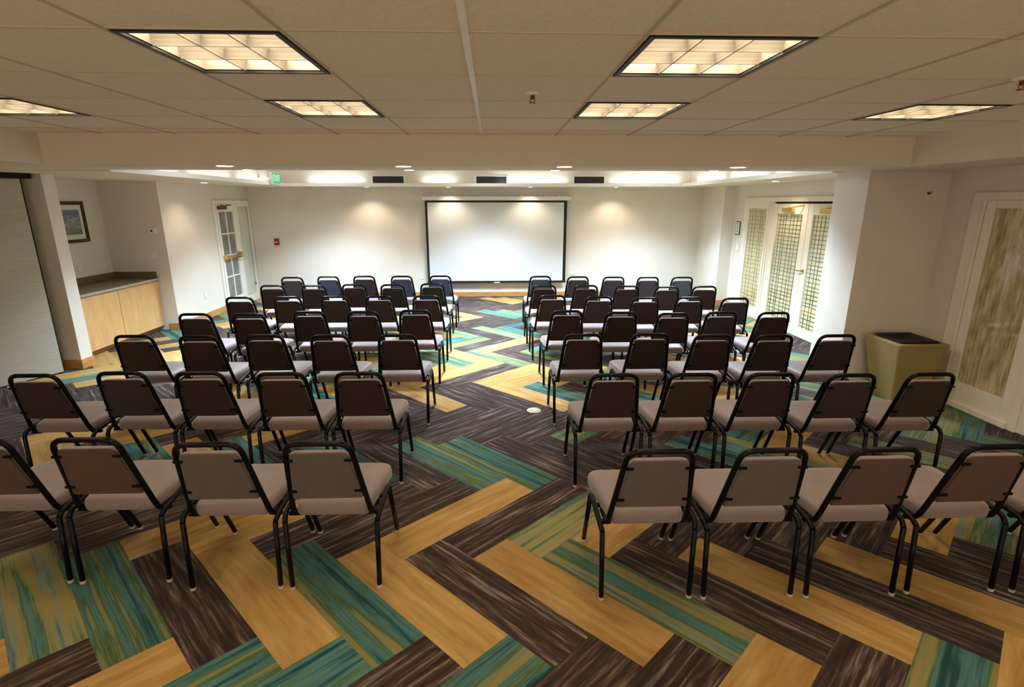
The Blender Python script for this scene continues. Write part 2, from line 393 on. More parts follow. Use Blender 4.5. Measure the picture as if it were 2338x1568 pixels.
# ------------------------------------------------------------------ troffers
WARM = (1.0, .77, .50)
LENS = emitter('warm_lamp', WARM, 8.8)
ALU = paint('louver_aluminium', (.23, .22, .195), .38, .04, 6, spec=.6)
ALUH = paint('housing_white', (.75, .72, .64), .5, .02, 6)
def troffer(x0, x1, y0, y1):
    cx, cy = (x0+x1)/2, (y0+y1)/2; hx, hy = (x1-x0)/2-.012, (y1-y0)/2-.012
    t = empty('ceiling_light', (cx, cy, ZC), '', 'ceiling light', 'recessed louver lights in the tiled ceiling')
    f = MB(); w = .020; z0, z1 = -.008, .004
    f.box(-hx, hx, -hy, -hy+w, z0, z1).box(-hx, hx, hy-w, hy, z0, z1).box(-hx, -hx+w, -hy+w, hy-w, z0, z1).box(hx-w, hx, -hy+w, hy-w, z0, z1)
    f.make('frame', BLKTR, t)
    ix, iy = hx-w, hy-w
    h = MB(); th = .006; zt = .085
    h.box(-ix-th, ix+th, -iy-th, -iy, .0, zt).box(-ix-th, ix+th, iy, iy+th, .0, zt).box(-ix-th, -ix, -iy, iy, .0, zt).box(ix, ix+th, -iy, iy, .0, zt).box(-ix, ix, -iy, iy, zt, zt+th)
    h.make('housing', ALU, t)
    # parabolic louver blades, thick at the top edge and thin below
    l = MB()
    def blade(ax, c, e):
        prof = [(.016, .042), (.008, .024), (.004, .009), (.003, .0), (-.003, .0), (-.004, .009), (-.008, .024), (-.016, .042)]
        if ax == 'x': l.loft([[(-e, c+d, z) for d, z in prof], [(e, c+d, z) for d, z in prof]])
        else: l.loft([[(c+d, -e, z) for d, z in prof], [(c+d, e, z) for d, z in prof]])
    for q in (-1/3, 1/3):
        blade('x', iy*q, ix); blade('y', ix*q, iy)
    l.make('louver', ALU, t, smooth=False)
    MB().box(-ix+.004, ix-.004, -iy+.004, iy-.004, .060, .066).make('lamp_diffuser', LENS, t)
    return t
tl = {(4,8):'far of the two recessed lights left of the centre ceiling bar', (7,8):'far recessed light right of the sprinkler head', (4,6):'largest recessed louver light left of the centre ceiling bar',
      (7,6):'largest recessed louver light right of the centre ceiling bar', (1,8):'recessed louver light cut off at the left ceiling edge', (10,8):'recessed louver light over the trash bin side',}
for (xi, yi) in LIGHTS:
    t = troffer(xs[xi], xs[xi+1], ys[yi], ys[yi+1])
    colw = {1:'left end', 4:'left of centre', 7:'right of centre', 10:'right end'}[xi]
    roww = {2:'behind the camera', 4:'overhead the camera', 6:'ahead of the camera', 8:'nearest the bulkhead'}[yi]
    t['label'] = tl.get((xi, yi), 'recessed louver light in the %s column, row %s' % (colw, roww))

# ------------------------------------------------------------------ downlights
def downlight(x, y, z, label, col, power, size=.07, angle=130, group='recessed downlights', lens=None):
    t = empty('downlight', (x, y, z), label, 'downlight', group)
    m = MB()
    m.loft([[(r*math.cos(2*PI*k/24), r*math.sin(2*PI*k/24), h) for k in range(24)] for r, h in [(size*.72, .012), (size*.8, -.004), (size, -.006), (size*1.02, 0.002)]], cap0=False, cap1=False)
    m.make('trim_ring', WHITE, t, smooth=True)
    d = MB(); d.disc_stack([(size*.5, -.0065), (size*.75, -.0055), (size*.78, .0)], n=24); d.make('lens', lens, t)
    ld = bpy.data.lights.new('lamp', 'SPOT'); ld.energy = power; ld.color = col; ld.spot_size = math.radians(angle); ld.spot_blend = .7; ld.shadow_soft_size = .04
    lo = bpy.data.objects.new('lamp', ld); COL.objects.link(lo); lo.parent = t; lo.location = (0, 0, -.02)
    return t
LN_W = emitter('downlight_lens', (1.0, .94, .86), 9.0)
LN_C = emitter('downlight_lens_cool', (1, .97, .92), 8.0)
WW = (1.0, .80, .58); NW = (1.0, .93, .84)
for n, (x, y) in enumerate([(-2.29, 4.80), (-.77, 4.80), (.63, 4.80), (2.18, 4.82)]):
    downlight(x, y, ZS, 'downlight in the header, %s of four from the exit sign side' % ['first', 'second', 'third', 'fourth'][n], NW, 16, size=.082, lens=LN_W, group='downlights in the header')
for n, (x, y) in enumerate([(-2.41, 5.51), (-.83, 5.51), (.63, 5.52), (2.25, 5.52)]):
    downlight(x, y, ZS+.012, 'smaller downlight behind the header, %s of four from the exit sign side' % ['first', 'second', 'third', 'fourth'][n], NW, 14, size=.058, lens=LN_W, group='downlights behind the header')
for n, (x, y) in enumerate([(-2.43, 10.62), (-.86, 10.62), (.74, 10.62), (2.42, 10.62)]):
    downlight(x, y, ZS, 'wall washing downlight above the screen wall, %s from the exit door' % ['first', 'second', 'third', 'fourth'][n], WW, 20, size=.05, angle=125, lens=LN_W, group='downlights along the screen wall')
downlight(-4.42, 8.55, ZS, 'downlight between the counter alcove and the exit door', WW, 14, size=.06, lens=LN_C, group='downlights along the side walls')
downlight(4.08, 7.75, ZS, 'downlight above the lattice glazed double doors', WW, 20, size=.06, lens=LN_C, group='downlights along the side walls')

# ------------------------------------------------------------------ tray lamps (real lamps in the cove and the raised tray)
COOL = (.86, .94, 1.0)
def area(name, loc, rot, sx, sy, power, col):
    ld = bpy.data.lights.new(name, 'AREA'); ld.shape = 'RECTANGLE'; ld.size = sx; ld.size_y = sy; ld.energy = power; ld.color = col
    o = bpy.data.objects.new(name, ld); COL.objects.link(o); o.location = loc; o.rotation_euler = rot
    return o
UPR = (PI, 0, 0)
for x, l in ((-2.9, 1.0), (.75, 1.3), (2.9, 1.3), (-1.0, .6)):
    area('cove_lamp', (x, TY1+.13, ZS+.045), UPR, l, .03, 1.5*l, (.80, .96, 1.0))
for y in (6.6, 8.0, 9.4):
    area('cove_lamp', (TX0-.13, y, ZS+.045), UPR, .03, 1.2, 1.1, (.85, .93, 1.0))
    area('cove_lamp', (TX1+.13, y, ZS+.045), UPR, .03, 1.2, 1.3, (.85, .93, 1.0))
PANEL = emitter('tray_panel', (.90, .96, 1.0), 6.0)
for n, (x, y) in enumerate([(-2.95, 6.7), (-.1, 6.7), (2.75, 6.7), (-2.95, 9.25), (-.1, 9.25), (2.75, 9.25)]):
    t = empty('tray_light', (x, y, 2.66), 'flat panel light up in the raised tray, %s column, %s row' % (['exit sign side', 'middle', 'double door side'][n % 3], ['near', 'far'][n // 3]), 'ceiling light', 'panel lights in the raised tray')
    MB().box(-.31, .31, -.31, -.285, -.02, 0).box(-.31, .31, .285, .31, -.02, 0).box(-.31, -.285, -.285, .285, -.02, 0).box(.285, .31, -.285, .285, -.02, 0).make('frame', WHITE, t)
    MB().box(-.285, .285, -.285, .285, -.015, -.004).make('panel', PANEL, t)
    a_ = area('lamp', (0, 0, -.025), (0, 0, 0), .55, .55, 86, (.67, .845, 1.0)); a_.parent = t; a_.data.spread = math.radians(108)

# ------------------------------------------------------------------ vents on the tray face
for n, x in enumerate((-1.95, -.02, 1.83)):
    t = empty('air_vent', (x, UY1, 2.32), ['dark wall vent nearest the exit sign', 'dark wall vent above the middle of the screen', 'dark wall vent above the double door end of the screen'][n], 'air vent', 'vents high on the tray face')
    MB().box(-.31, .31, -.012, 0, .075, .09).box(-.31, .31, -.012, 0, -.09, -.075).box(-.31, -.285, -.012, 0, -.075, .075).box(.285, .31, -.012, 0, -.075, .075).make('frame', WHITE, t)
    MB().box(-.285, .285, -.003, 0, -.075, .075).make('backing', GREYD, t)
    s = MB()
    for k in range(9):
        z = -.066 + k*.0165; s.loft([[(-.285, -.010, z-.004), (-.285, -.003, z+.004), (-.285, -.003, z+.006), (-.285, -.010, z-.002)], [(.285, -.010, z-.004), (.285, -.003, z+.004), (.285, -.003, z+.006), (.285, -.010, z-.002)]])
    s.make('slats', GREYD, t)

# ------------------------------------------------------------------ exit sign
t = empty('exit_sign', (UX0+.30, 9.62, 2.325), 'lit green exit sign at the corner of the raised tray', 'exit sign')
MB().box(-.30, -.045, -.05, .05, -.01, .01).make('bracket', WHITE, t)
MB().box(-.045, .0, -.165, .165, -.10, .10).make('housing', PLAST, t, bevel=.005)
GREENL = emitter('exit_green', (.01, .36, .12), .75)
MB().box(0, .004, -.155, .155, -.09, .09).make('face', GREENL, t)
cu = bpy.data.curves.new('lettering', 'FONT'); cu.body = 'EXIT'; cu.size = .15; cu.extrude = .001; cu.align_x = 'CENTER'; cu.align_y = 'CENTER'
cu.materials.append(emitter('exit_white', (.45, .85, .6), .7))
tmp = bpy.data.objects.new('tmp', cu); COL.objects.link(tmp)
bpy.context.view_layer.update()
lme = bpy.data.meshes.new_from_object(tmp.evaluated_get(bpy.context.evaluated_depsgraph_get()))
bpy.data.objects.remove(tmp)
lo = bpy.data.objects.new('lettering', lme); COL.objects.link(lo); lo.parent = t; lo.location = (.006, 0, 0); lo.rotation_euler = (PI/2, 0, PI/2)

# ------------------------------------------------------------------ projection screen
t = empty('wall_mounted_projection_screen', (.085, YB-.02, 0), 'pulled down white projection screen with black borders', 'projection screen')
MB().box(-1.50, 1.50, -.115, -.002, 1.965, 2.045).make('case', WHITE, t, bevel=.012)
MB().box(-1.40, 1.36, -.070, -.066, .345, 1.925).make('cloth', SCRW, t)
MB().box(-1.445, -1.40, -.070, -.066, .345, 1.965).box(1.36, 1.42, -.070, -.066, .345, 1.965).box(-1.40, 1.36, -.070, -.066, 1.925, 1.965).make('border', BLKTR, t)
MB().box(-1.455, 1.43, -.085, -.055, .300, .345).make('weight_bar', BLKTR, t, bevel=.006)
MB().box(-.07, .05, -.095, -.085, .305, .322).make('pull_handle', PLAST, t)
for q in (-1.25, 1.25): MB().box(q-.02, q+.02, -.09, .018, 2.045, 2.075).make('wall_bracket', WHITE, t)

# ------------------------------------------------------------------ doors and sidelights
def frame_y(m, x0, x1, y0, y1, z0, z1, w, wt=None, wb=None):
    wt = w if wt is None else wt; wb = w if wb is None else wb
    m.box(x0, x1, y0, y0+w, z0, z1).box(x0, x1, y1-w, y1, z0, z1).box(x0, x1, y0+w, y1-w, z1-wt, z1)
    if wb: m.box(x0, x1, y0+w, y1-w, z0, z0+wb)
    return m
def lattice(y0, y1, z0, z1, x0, x1, nv, nh, seed, w=.005):
    r = random.Random(seed); m = MB(); H = z1-z0; W = y1-y0
    for k in range(nh):
        z = z0 + H*(k+.5)/nh + r.uniform(-.006, .006); a, b = r.uniform(-.004, .004), r.uniform(-.004, .004)
        m.loft([[(x0, y0, z+a-w*.6), (x1, y0, z+a-w*.6), (x1, y0, z+a+w*.6), (x0, y0, z+a+w*.6)], [(x0, y1, z+b-w*.6), (x1, y1, z+b-w*.6), (x1, y1, z+b+w*.6), (x0, y1, z+b+w*.6)]])
    for k in range(nv):
        y = y0 + W*(k+.5)/nv + r.uniform(-.35, .35)*W/nv; d = r.uniform(-.022, .022)
        m.loft([[(x0, y-w*.6, z0), (x1, y-w*.6, z0), (x1, y+w*.6, z0), (x0, y+w*.6, z0)], [(x0, y+d-w*.6, z1), (x1, y+d-w*.6, z1), (x1, y+d+w*.6, z1), (x0, y+d+w*.6, z1)]])
    return m
# right wall, far section: casing, sidelight, two lattice glazed leaves
cs = MB(); cs.box(XR-.035, XR, 9.30, 9.42, 0, 1.93).box(XR-.045, XR, 8.42, 8.60, 0, 1.93).box(XR-.035, XR, 6.38, 9.42, 1.93, 2.0).box(XR-.035, XR, 6.38, 6.50, 0, 1.93)
cs.box(XR-.06, XR-.035, 8.47, 8.50, 0, 1.93).box(XR-.06, XR-.035, 8.54, 8.57, 0, 1.93)
struct(cs.make('trim_3', CREAM, bevel=.004))
sbox('transom_shadow', DKVOID, (XR-.012, XR, 6.50, 8.42, 1.905, 1.93))  # dark strip standing for the shadow line above the leaves
w = sempty('window_1')
frame_y(MB(), XR-.03, XR, 8.60, 9.30, .0, 1.93, .05, .11, .17).make('window_frame', CREAM, w, bevel=.004)
MB().box(XR-.010, XR-.004, 8.65, 9.25, .17, 1.82).make('shade', TAWNY, w)
lattice(8.66, 9.24, .18, 1.80, XR-.014, XR-.010, 4, 24, 5, .006).make('lattice', paint('tan_slats', (.30, .23, .11), .7, .2, 9), w)
MB().box(XR-.020, XR-.017, 8.65, 9.25, .17, 1.82).make('pane', GLASS, w)
def leaf(n, y0, y1, seed, handle_y):
    d = sempty('door_%d' % n)
    frame_y(MB(), XR-.045, XR, y0+.004, y1-.004, .008, 1.90, .125, .15, .13).make('door_frame', CREAM, d, bevel=.004)
    a, b = y0+.129, y1-.129
    MB().box(XR-.012, XR-.006, a, b, .138, 1.75).make('shade', SHADEM, d)
    lattice(a+.005, b-.005, .145, 1.745, XR-.020, XR-.014, 7, 27, seed).make('lattice', GRILLED, d)
    MB().box(XR-.028, XR-.025, a, b, .138, 1.75).make('pane', GLASS, d)
    # closer
    c = MB().box(XR-.10, XR-.045, y0+.35, y0+.62, 1.775, 1.835).make('door_closer', BRASS, d, bevel=.008)
    MB().tube([(XR-.075, y0+.5, 1.842), (XR-.16, y0+.25, 1.850), (XR-.03, y0+.1, 1.88)], .008, 6).make('closer_arm', BRASS, c)
    if handle_y:
        h = MB().disc_stack([(.028, -.045), (.028, -.056)], (XR, handle_y, .965), 16, 'x').make('door_handle', BRASS, d)
        MB().tube(fillet([(XR-.056, handle_y, .965), (XR-.09, handle_y, .965), (XR-.09, handle_y+.10, .96)], .02), .010, 8).make('lever', BRASS, h)
leaf(2, 7.46, 8.42, 11, None); leaf(3, 6.50, 7.46, 12, 7.39)
# near sidelight on the right wall
cs = MB(); cs.box(XR-.04, XR, 4.72, 4.88, 0, 2.0).box(XR-.04, XR, 3.2, 4.72, 1.93, 2.0).box(XR-.055, XR-.04, 4.73, 4.76, 0, 1.93).box(XR-.05, XR, 3.98, 4.06, 0, 1.93)
struct(cs.make('trim_5', CREAM, bevel=.004))
w = sempty('window_2')
frame_y(MB(), XR-.05, XR, 4.06, 4.72, .0, 1.93, .09, .07, .25).make('window_frame', CREAM, w, bevel=.004)
MB().box(XR-.070, XR-.05, 4.06, 4.74, .0, .06).make('sill', CREAM, w, bevel=.006)
m = MB(); N = 60; front = []; back = []
for k in range(N+1):
    y = 4.15 + .48*k/N; d = .008*math.sin(k*1.15) + .004*math.sin(k*2.7+1)
    front.append((XR-.024+d, y)); back.append((XR-.008, y))
prof = front + back[::-1]
m.loft([[(x, y, .25) for x, y in prof], [(x, y, 1.0) for x, y in prof], [(x, y, 1.86) for x, y in prof]])
m.make('curtain', CURT, w, smooth=False)
MB().box(XR-.045, XR-.042, 4.15, 4.63, .25, 1.86).make('pane', GLASS, w)
# door beyond the sidelight, mostly out of frame
d = sempty('door_4')
frame_y(MB(), XR-.045, XR, 3.30, 3.98, .008, 1.93, .125, .15, .2).make('door_frame', CREAM, d, bevel=.004)
MB().box(XR-.02, XR-.008, 3.425, 3.855, .208, 1.78).make('shade', CURT, d)
MB().box(XR-.032, XR-.029, 3.425, 3.855, .208, 1.78).make('pane', GLASS, d)

# left wall: exit door with eight lights and a blank sidelight
cs = MB(); cs.box(XL, XL+.03, 9.60, 9.66, 0, 1.96).box(XL, XL+.03, 10.93, 10.985, 0, 1.96).box(XL, XL+.03, 9.66, 10.93, 1.90, 1.96).box(XL, XL+.03, 10.33, 10.42, 0, 1.90)
struct(cs.make('trim_6', WHITE, bevel=.004))
d = sempty('door_1'); y0, y1 = 9.665, 10.325
f = MB(); frame_y(f, XL, XL+.04, y0, y1, .008, 1.90, .07, .14, .20)
iy0, iy1, iz0, iz1 = y0+.07, y1-.07, .208, 1.76
f.box(XL+.004, XL+.036, (iy0+iy1)/2-.012, (iy0+iy1)/2+.012, iz0, iz1)
for k in (1, 2, 3):
    z = iz0 + (iz1-iz0)*k/4; f.box(XL+.004, XL+.036, iy0, iy1, z-.012, z+.012)
f.make('door_frame', WHITE, d, bevel=.003)
for i in range(2):
    for k in range(4):
        a = iy0 + (iy1-iy0)*i/2+.013; b = iy0 + (iy1-iy0)*(i+1)/2-.013
        z = iz0 + (iz1-iz0)*k/4+.013; z2 = iz0 + (iz1-iz0)*(k+1)/4-.013
        MB().box(XL+.012, XL+.018, a, b, z, z2).make('pane', GREYG, d)
e = MB().box(XL+.085, XL+.125, y0+.06, y1-.10, .952, .980).make('exit_bar', BRASS, d, bevel=.008)
MB().box(XL+.04, XL+.115, y1-.10, y1-.035, .915, 1.02).make('bar_latch', BRASS, e, bevel=.006)
MB().box(XL+.04, XL+.115, y0+.02, y0+.08, .93, 1.0).make('bar_hinge', BRASS, e, bevel=.006)
c = MB().box(XL+.04, XL+.10, y0+.03, y0+.28, 1.80, 1.86).make('door_closer', COPPER, d, bevel=.008)
MB().tube([(XL+.07, y0+.12, 1.868), (XL+.17, y0+.30, 1.875), (XL+.03, y0+.42, 1.885)], .008, 6).make('closer_arm', COPPER, c)
w = sempty('window_3')
frame_y(MB(), XL, XL+.03, 10.42, 10.93, 0, 1.90, .05, .05, .12).make('window_frame', WHITE, w, bevel=.003)
m = MB(); prof = []
for k in range(41):
    y = 10.47 + .41*k/40; prof.append((XL+.012+.003*math.sin(k*1.9), y))
prof += [(XL+.002, 10.88), (XL+.002, 10.47)]
m.loft([[(x, y, .12) for x, y in prof], [(x, y, 1.85) for x, y in prof]])
m.make('blind', PLAST, w)
MB().box(XL+.022, XL+.025, 10.47, 10.88, .12, 1.85).make('pane', GLASS, w)
cdd = MB().tube([(XL+.036, 10.86, 1.84), (XL+.036, 10.86, .34)], .003, 6).make('blind_cord', GREYD, w)
MB().disc_stack([(.006, .30), (.012, .315), (.012, .335), (.005, .35)], (XL+.036, 10.86, 0), 10).make('cord_weight', GREYD, cdd)

# ------------------------------------------------------------------ alcove: counter, backsplash, cabinet, picture
cb = empty('base_cabinet', (-5.36, 7.225, 0), 'maple base cabinet with two plain doors in the alcove', 'cabinet')
MB().box(-.36, .23, -.905, .905, .075, .775).make('body', MAPLE, cb)
MB().box(-.36, .17, -.905, .905, 0, .075).make('toe_kick', WOODT, cb)
for (a, b) in ((-.902, .010), (.020, .902)):
    MB().box(.232, .252, a, b, .08, .768).make('door', MAPLE, cb, bevel=.003)
ct = empty('countertop', (-5.36, 7.225, .776), 'dark laminate countertop with backsplash in the alcove', 'countertop')
MB().box(-.385, .268, -.910, .910, 0, .036).make('slab', GRAN, ct, bevel=.004)
MB().box(.268, .275, -.910, .910, .001, .034).make('front_edge', GRANE, ct)
MB().box(-.385, -.365, -.910, .910, .036, .130).make('backsplash', GRAN, ct, bevel=.003)
MB().box(-.365, .25, .890, .910, .036, .130).make('backsplash', GRAN, ct, bevel=.003)
p = empty('framed_picture', (XB, 7.53, 1.655), 'walnut framed seascape picture on the alcove wall', 'picture')
m = MB(); a, b = .245, .275; wd = .045
m.box(0, .03, -a, a, b-wd, b).box(0, .03, -a, a, -b, -b+wd).box(0, .03, -a, -a+wd, -b+wd, b-wd).box(0, .03, a-wd, a, -b+wd, b-wd)
m.make('frame', DARKW, p, bevel=.004)
MB().box(.004, .012, -a+wd, a-wd, -b+wd, b-wd).make('mat_board', MATB, p)
MB().box(.012, .014, -.14, .15, -.165, .165).make('print', PICT, p)
MB().box(.018, .020, -a+wd, a-wd, -b+wd, b-wd).make('glass', GLASS, p)

def plate(name, loc, axis, wdt, hgt, label, cat, kind='outlet', mat=None, group=None):
    t = empty(name, loc, label, cat, group)
    t.rotation_euler.z = {'+x': 0, '-x': PI, '-y': -PI/2, '+y': PI/2}[axis]
    MB().box(0, .008, -wdt/2, wdt/2, -hgt/2, hgt/2).make('cover_plate', mat or PLAST, t, bevel=.002)
    if kind == 'outlet':
        for z in (-.028, .028):
            s = MB().box(.008, .011, -.017, .017, z-.014, z+.014).make('socket', WHITE, t)
            MB().box(.011, .0115, -.008, -.005, z-.005, z+.006).box(.011, .0115, .005, .008, z-.005, z+.006).make('slot', BLKTR, s)
    elif kind == 'switch':
        MB().box(.008, .016, -.008, .008, -.015, .015).make('toggle', WHITE, t)
    elif kind == 'blank':
        MB().box(.008, .012, -wdt*.3, wdt*.3, -hgt*.3, hgt*.3).make('insert', WHITE, t)
    return t
G1 = 'cover plates on the walls'
plate('wall_outlet', (XB, 7.50, 1.03), '+x', .075, .115, 'white outlet above the backsplash below the picture', 'outlet', group=G1)
plate('wall_outlet', (XB, 7.98, 1.03), '+x', .075, .115, 'white outlet near the inner corner of the alcove', 'outlet', group=G1)
plate('wall_outlet', (XL, 8.98, .40), '+x', .075, .115, 'low white outlet between alcove and exit door', 'outlet', group=G1)
plate('wall_outlet', (-1.50, YB, .43), '-y', .075, .115, 'low white outlet beside the screen border', 'outlet', group=G1)
plate('wall_outlet', (-2.14, YB, .48), '-y', .115, .075, 'low white cover plate behind the front row of chairs', 'outlet', 'blank', group=G1)
plate('wall_outlet', (1.67, YB, .48), '-y', .115, .075, 'low white cover plate right of the screen', 'outlet', 'blank', group=G1)
plate('light_switch', (-5.10, 8.14, 1.16), '-y', .075, .115, 'white switch plate below the thermostat', 'switch', 'switch', group=G1)
plate('light_switch', (XR, 9.78, .985), '-x', .075, .115, 'lowest white switch plate beside the tawny sidelight', 'switch', 'switch', group=G1)
plate('wall_mounted_control_box', (XR, 9.60, 1.13), '-x', .13, .15, 'white control box under the framed notice', 'control box', 'blank', group=G1)
th = empty('thermostat', (-5.06, 8.14, 1.51), 'white thermostat on the shaded alcove wall', 'thermostat')
MB().box(-.085, .06, -.012, 0, -.05, .05).make('back_plate', PLAST, th, bevel=.003)
MB().box(-.06, .05, -.035, -.012, -.042, .042).make('body', PLAST, th, bevel=.005)
MB().box(-.02, .012, -.037, -.035, -.012, .014).make('display', BLKTR, th)
nt_ = empty('framed_notice', (XR, 9.67, 1.47), 'small framed notice beside the tawny sidelight', 'notice')
MB().box(-.012, 0, -.085, .085, -.12, .12).make('frame', BLKTR, nt_)
MB().box(-.014, -.012, -.070, .070, -.105, .105).make('sheet', PLAST, nt_)
ink = MB(); r = random.Random(2)
for k in range(5):
    z = .07-.035*k; a = r.uniform(-.05, -.03); ink.box(-.0146, -.014, a, a+r.uniform(.05, .08), z, z+.010)
ink.make('writing', BLKTR, nt_)
fa = empty('wall_mounted_fire_alarm', (-4.40, YB, 1.15), 'red fire alarm pull station on the screen wall', 'fire alarm')
MB().box(-.045, .045, -.035, 0, -.065, .065).make('body', REDP, fa, bevel=.006)
MB().box(-.035, .035, -.045, -.035, -.012, .004).make('pull_handle', PLAST, fa, bevel=.002)
hk = empty('wall_hook', (4.30, 5.22, 2.0), 'tiny bronze hook high on the tan wall by the trash bin', 'hook')
MB().disc_stack([(.014, 0), (.014, -.006)], (0, 0, 0), 12, 'y').make('base', COPPER, hk)
MB().tube(fillet([(0, -.006, 0), (0, -.035, -.004), (0, -.04, .018)], .01), .004, 6).make('prong', COPPER, hk)

# ------------------------------------------------------------------ partition panel in the pocket
dx, dy = -.42, -.875
ang = math.atan2(dy, dx)
pp = empty('partition_panel', (-5.03, 5.99, 0), 'grey vinyl folding partition panel swung out of its pocket', 'partition panel', rot=ang)
MB().box(0, .97, -.03, .03, .012, 2.155).make('panel', VINYL, pp, bevel=.004)
MB().box(-.012, 0, -.028, .028, .012, 2.155).make('edge_seal', DKVOID, pp)
MB().box(.01, .96, -.012, .012, 0, .012).make('sweep', DKVOID, pp)

tk = MB().box(-.10, 1.25, -.045, .045, 2.160, 2.2145).make('gap_shade', DKVOID); tk.location = pp.location; tk.rotation_euler.z = ang; struct(tk)  # dark box added to blacken the shaded gap above the panel

# ------------------------------------------------------------------ trash bin
tb = empty('trash_bin', (4.105, 4.905, 0), 'tan square tapered trash bin with black liner', 'trash bin')
m = MB(); ht, hb, H = .25, .155, .60
def sq(h, z, r=.018):
    out = []
    for sx, sy, a0 in ((1, 1, 0), (-1, 1, PI/2), (-1, -1, PI), (1, -1, 3*PI/2)):
        for k in range(4):
            a = a0 + PI/2*k/3; out.append((sx*(h-r)+r*math.cos(a), sy*(h-r)+r*math.sin(a), z))
    return out
m.loft([sq(hb, 0), sq(ht, H-.012), sq(ht-.004, H), sq(.185, H, .03), sq(.180, H-.05, .03), sq(.12, .04, .03)])
m.make('body', TRASH, tb, smooth=False)
m = MB(); r = random.Random(4); rings = []
for q, z in ((.203, H+.004), (.190, H+.016), (.178, H+.008), (.150, H-.020), (.06, H-.050)):
    ring = sq(q, z, .03); ring = [(x*(1+r.uniform(-.03, .03)), y*(1+r.uniform(-.03, .03)), zz+r.uniform(0, .010)) for x, y, zz in ring]; rings.append(ring)
m.loft(rings, cap0=False); m.make('liner', BAGM, tb, smooth=True)

# ------------------------------------------------------------------ floor box cover, sprinklers
fc = empty('floor_outlet_cover', (.373, 4.632, 0), 'round cream floor outlet cover in the aisle', 'floor outlet')
FCM = paint('floor_box_plastic', (.46, .42, .34), .5, .04, 20)
MB().disc_stack([(.068, .0), (.068, .003), (.062, .006), (.05, .0065)], n=32).make('ring', FCM, fc, smooth=True)
MB().disc_stack([(.045, .0065), (.045, .009)], n=32).make('lid', FCM, fc)
def sprinkler(x, y, label):
    s = empty('sprinkler_head', (x, y, ZC), label, 'sprinkler', 'sprinklers in the tiled ceiling')
    MB().disc_stack([(.040, .0), (.043, -.006), (.026, -.013), (.012, -.013)], n=24).make('escutcheon', WHITE, s, smooth=True)
    MB().disc_stack([(.011, -.008), (.011, -.022), (.007, -.026), (.007, -.034)], n=12).make('body', COPPER, s)
    MB().tube([(-.012, 0, -.022), (-.012, 0, -.042), (0, 0, -.050), (.012, 0, -.042), (.012, 0, -.022)], .0025, 6).make('yoke', COPPER, s)
    MB().disc_stack([(.017, -.050), (.017, -.053)], n=16).make('deflector', COPPER, s)
sprinkler(.213, 2.97, 'brass sprinkler head between the two largest ceiling lights')
sprinkler(2.44, 2.55, 'sprinkler head cut off at the right ceiling edge')

